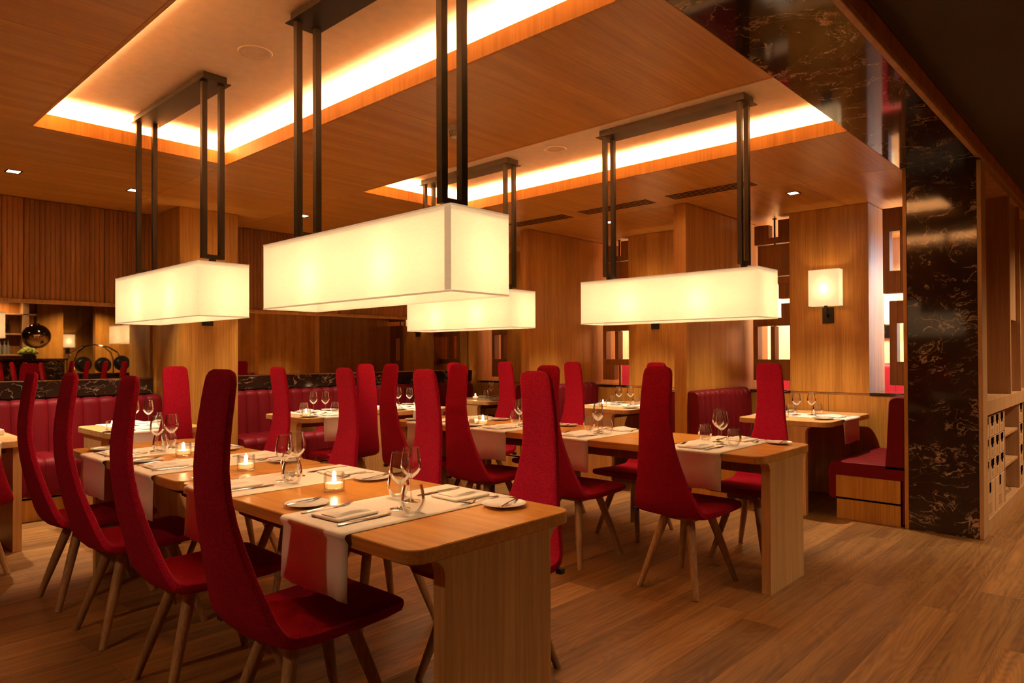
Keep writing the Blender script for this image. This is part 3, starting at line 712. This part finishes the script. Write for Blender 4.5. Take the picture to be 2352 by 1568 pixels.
t = MB().bbox(-.03, .03, -.05, .05, 0, .04, .004).obj('menu_box', M['porcelain']); t.location = (1.08, 5.85, TZ+.0005); tag(t, 'small white box on the leftmost banquette table', 'box')

# ------------------------------------------------------------------ display shelf at right of the marble column
YS = .868
t = empty('display_shelf', 'pale oak built-in display shelf right of the marble column', 'shelf', (5.724, YS, 0))
def sp(name, x0, x1, y0, y1, z0, z1, m='shelf'): MB().bbox(x0-5.724, x1-5.724, y0-YS, y1-YS, z0, z1, .002).obj(name, M[m], t)
sp('stile', 5.724, 5.885, .868, 1.09, 0, ZC-.014)
sp('plinth', 5.886, 9.6, .88, 1.09, 0, .085)
sp('counter', 5.886, 9.6, .868, 1.09, .842, .948)
sp('top_board', 5.886, 9.6, .869, 1.09, 2.585, ZC-.015)
sp('upright', 6.79, 6.82, .89, 1.09, .086, .841); sp('upright', 7.60, 7.63, .89, 1.09, .086, .841)
sp('shelf_board', 6.821, 7.599, .90, 1.09, .598, .622); sp('shelf_board', 6.821, 7.599, .90, 1.09, .345, .369)
sp('back_panel', 5.886, 9.6, 1.091, 1.099, .0, ZC-.02, 'clad')
sp('stile', 6.98, 7.02, .868, 1.09, .949, ZC-.014); sp('stile', 7.02, 7.57, .90, 1.09, 1.57, ZC-.014); sp('stile', 7.571, 7.60, .868, 1.09, .949, ZC-.014)
sp('baffle', 5.90, 6.55, 1.05, 1.089, 1.72, 2.25, 'clad'); sp('baffle', 6.62, 6.64, .98, 1.089, 1.02, 1.62); sp('baffle', 5.90, 6.50, 1.06, 1.089, 1.0, 1.66, 'clad')
sp('stile', 8.3, 8.34, .868, 1.09, .949, ZC-.014)
# wine boxes
bw = .213
def wine_box(x0, x1, z0, z1, label, big=False):
    b = empty('wine_box', label, 'box', ((x0+x1)/2, .89, z0), 0, 'wooden wine boxes')
    h = (x1-x0)/2-.004; H = z1-z0-.004
    MB().bbox(-h, h, 0, .18, 0, H, .002).obj('case', M['box'], b)
    if not big: MB().box(-h*.55, h*.55, -.002, -.0003, H*.66, H-.001).box(-h*.28, h*.28, -.002, -.0003, H*.52, H*.659).obj('bottle_slot', M['void'], b)
    else: MB().box(-h*.14, h*.14, -.002, -.0003, H*.70, H-.001).obj('bottle_slot', M['void'], b)
    pm = MB()
    for q in range(4): pm.box(-h*(.30-.05*(q % 2)), h*(.30-.04*(q % 3)), -.0012, -.0002, H*(.12+.075*q), H*(.12+.075*q)+H*.028)
    pm.obj('printed_mark', M['ink'], b)
RN = ['top', 'second', 'third']
for r in range(3):
    z1 = .822-r*.159; z0 = z1-.156
    for c in range(4):
        wine_box(5.895+c*(bw+.008), 5.895+c*(bw+.008)+bw, z0, z1, 'wooden wine box, %s row, %s from the marble column' % (RN[r], NTH[c]))
wine_box(5.895, 6.33, .0865, .343, 'large wooden wine box at the bottom next to the marble column', True)
wine_box(6.338, 6.775, .0865, .343, 'large wooden wine box at the bottom next to the open shelves', True)
for r in range(4):
    z0 = .0865+r*.19; wine_box(7.64, 7.86, z0, z0+.186, 'wooden wine box at the right frame edge, %s from the bottom' % NTH[r])
def decanter(x, z, label, s=1.):
    o = MB().lathe([(.001, .002), (.05, .002), (.075, .02), (.07, .05), (.03, .09), (.013, .13), (.012, .18), (.018, .20)], 20).obj('decanter', M['tumbler'], None, True)
    o.location = (x, .985, z); o.scale = (s, s, s); tag(o, label, 'decanter', 'glass decanters')
decanter(7.05, .086, 'clear glass decanter on the bottom open shelf left side'); decanter(7.30, .086, 'clear glass decanter on the bottom open shelf right side')
decanter(6.98, .3695, 'clear glass decanter on the middle open shelf', .8)
o = MB().lathe([(.001, .001), (.05, .001), (.07, .03), (.072, .055), (.05, .11), (.02, .16), (.008, .19), (.001, .2)], 20).obj('teardrop_vase', M['grey'], None, True)
o.location = (7.30, .985, .9485); tag(o, 'grey teardrop vase standing on the display counter', 'vase')

# ------------------------------------------------------------------ lobby and bar behind the camera, seen in the mirror
b = empty('bar_counter', 'black marble bar counter reflected at the left of the mirror', 'bar', (3.4, -3.2, 0))
MB().bbox(-2.4, .95, -.30, .30, 0, 1.21, .003).obj('front', M['marble'], b); MB().bbox(-2.45, 1.0, -.34, .34, 1.212, 1.25, .004).obj('worktop', M['marble'], b)
s = empty('bar_shelf', 'lit wooden bar shelf with bottles reflected in the mirror', 'shelf', (3.2, -4.6, 0))
for z in (1.34, 1.81, 2.26): MB().bbox(-1.6, 1.0, -.15, .15, z-.03, z, .003).obj('shelf_board', M['shelf'], s)
for x in (-1.6, -.3, .72): MB().bbox(x, x+.12, -.15, .15, 0, 2.6, .003).obj('upright', M['shelf'], s)
MB().box(-1.6, 1.0, -.17, -.155, 0, 2.6).obj('back_panel', M['clad'], s)
bot = MB().lathe([(.001, 0), (.036, 0), (.038, .01), (.038, .17), (.03, .20), (.013, .23), (.012, .29), (.015, .30), (.001, .30)], 14)
bm1, bm2 = bot.mesh('bottle', M['bottle'], True), bot.mesh('bottle', M['clearbottle'], True)
for r, (z, me, cn) in enumerate(((1.8105, bm1, 'dark'), (1.3405, bm2, 'pale'))):
    for k in range(9):
        thing1('spirit_bottle', me, 3.075+k*.075, -4.58+.04*(k % 2), z, 0, '%s spirit bottle, %s from the left on the %s bar shelf' % (cn, ['first', 'second', 'third', 'fourth', 'fifth', 'sixth', 'seventh', 'eighth', 'ninth'][k], ['upper', 'lower'][r]), 'bottle', 'bottles on the bar shelves')
s = empty('globe_pendant', 'copper mirrored globe pendant over the bar seen in the mirror', 'lamp', (3.70, -2.3, 0))
MB().lathe([(.001, 1.46)]+[(.255*math.cos(math.radians(a)), 1.70+.245*math.sin(math.radians(a))) for a in range(-70, 86, 8)]+[(.001, 1.945)], 32).obj('globe', M['copper'], s, True)
MB().tube([(0, 0, 1.944), (.01, 0, 2.3), (0, 0, 2.751)], .006, 6).obj('cord', M['dark'], s)
MB().lathe([(.06, 1.9), (.06, 1.96), (.02, 1.965), (.001, 1.965)], 16).obj('cap', M['chrome'], s, True)
s = empty('flower_pot', 'round green flower head in a black pot on the bar', 'plant', (3.73, -3.05, 1.2505))
MB().bbox(-.10, .10, -.10, .10, 0, .10, .004).obj('pot', M['dark'], s)
fh = MB()
for k in range(26):
    a = k*2.4; rr = .15*math.sqrt(k/26); z = .10+.11*(1-(rr/.16)**2)
    fh.lathe([(.001, -.045), (.03, -.032), (.045, 0), (.03, .032), (.001, .042)], 8, (rr*math.cos(a), rr*math.sin(a), z))
fh.obj('flower_head', M['leaf'], s, True)
s = empty('luggage_trolley', 'chrome luggage trolley with curved rails reflected in the mirror', 'trolley', (4.95, -3.0, 0))
MB().bbox(-.5, .5, -.3, .3, .16, .22, .01).obj('platform', M['dark'], s)
for x, y in ((-.46, -.26), (.46, -.26), (.46, .26), (-.46, .26)):
    MB().tube([(x, y, .22), (x, y, 1.2), (x*.85, y*.85, 1.38), (x*.5, y*.5, 1.5), (0, 0, 1.55)], .016, 8).obj('rail', M['chrome'], s, True)
    MB().lathe([(.001, -.02), (.07, -.02), (.08, 0), (.07, .02), (.001, .02)], 14, (x, y, .08)).obj('wheel', M['dark'], s, True)
for k, (x, y, z, r) in enumerate(((4.79, -3.05, .2205, .15), (5.15, -2.95, .2205, .17), (4.80, -3.1, .62, .14))):
    if k < 2:
        o = MB().lathe([(.001, 0), (r, 0), (r, .36), (r*.9, .39), (.001, .39)], 18).obj('hat_box', M['dark'], None, True); o.location = (x, y, z)
        tag(o, ['black round hat box on the left of the luggage trolley', 'black round hat box on the right of the luggage trolley'][k], 'box', 'round boxes on the trolley')
s = empty('lobby_cabinet', 'low black lobby cabinet reflected behind the chairs', 'cabinet', (4.9, -1.6, 0)); MB().bbox(-.6, .5, -.2, .2, .06, .92, .004).obj('body', M['dark'], s); MB().bbox(-.55, .45, -.15, .15, 0, .059, .002).obj('plinth', M['dark'], s); MB().bbox(-.62, .52, -.22, .22, .922, .95, .003).obj('top', M['marble'], s)
sconce('linen wall sconce on the lobby back wall reflected in the mirror', (5.35, -6.598, 1.35), PI/2)
lb = empty('lobby_partition', kind='structure'); lb.name = 'wall_bar'
MB().bbox(4.35, 4.9, -5.4, -5.2, 0, 2.75, .003).obj('panel', M['wallwood'], lb); MB().bbox(5.6, 7.5, -5.4, -5.2, 0, 2.75, .003).obj('panel', M['wallwood'], lb)

# ------------------------------------------------------------------ rear room behind the screens
bench('red leather bench in the room behind the booth screens', (8.99, 4.1, 0), PI/2, 5.2, .55, 1.16, .46, .16, .15, 30)
for k, y in enumerate((1.75, 2.85, 3.9, 4.75, 6.4)):
    lamp('rear_room_spot', 'SPOT', (8.35, y, ZC-.05), 170, (1, .74, .50), None, spot_size=math.radians(110), spot_blend=.8, shadow_soft_size=.04).rotation_euler = (0, -.42, 0)
sconce('linen wall sconce in the room behind the screens near the marble column', (9.098, 2.35, 1.45), PI)
# ------------------------------------------------------------------ lobby lamps and added side fill
for x, y, p in ((7.9, -.35, 80), (5.6, -.7, 7), (3.9, -1.3, 40), (1.9, -1.7, 17), (6.7, -.9, 40), (3.6, -3.3, 45), (5.3, -4.4, 95), (3.5, -4.3, 30)):
    lamp('lobby_downlight', 'SPOT', (x, y, 2.74), p, (1, .66, .36), None, spot_size=math.radians(140), spot_blend=.7, shadow_soft_size=.05)

lamp('side_fill_light', 'SPOT', (-1.5, 2.5, 2.64), 26, (1, .66, .36), None, spot_size=math.radians(150), spot_blend=.6, shadow_soft_size=.05)  # added unseen fill spot, brightens the hanging runner cloth from the left
for k, (x, z, lab) in enumerate(((4.63, 1.12, 'black round hat hanging on the left post of the luggage trolley'), (5.01, 1.10, 'black round hat hanging on the middle of the luggage trolley'), (5.39, 1.14, 'black round hat hanging on the right post of the luggage trolley'))):
    o = MB().lathe([(.001, -.05), (.10, -.05), (.12, -.005), (.17, 0), (.17, .006), (.12, .006), (.10, .03), (.001, .035)], 20).obj('hat', M['dark'], None, True)
    o.rotation_euler = (PI/2, 0, 0); o.location = (x, -2.64, z); tag(o, lab, 'hat', 'hats on the trolley')
k = empty('wall_side', kind='structure'); MB().box(7.30, 8.9, 1.33, 1.35, 0, ZC-.003).obj('panel', M['whitepaint'], k)
l = lamp('rear_room_cool_lamp', 'SPOT', (8.2, 2.3, ZC-.06), 120, (.62, .78, 1.0), None, spot_size=math.radians(100), spot_blend=.7, shadow_soft_size=.05); l.rotation_euler = (-.75, 0, 0)
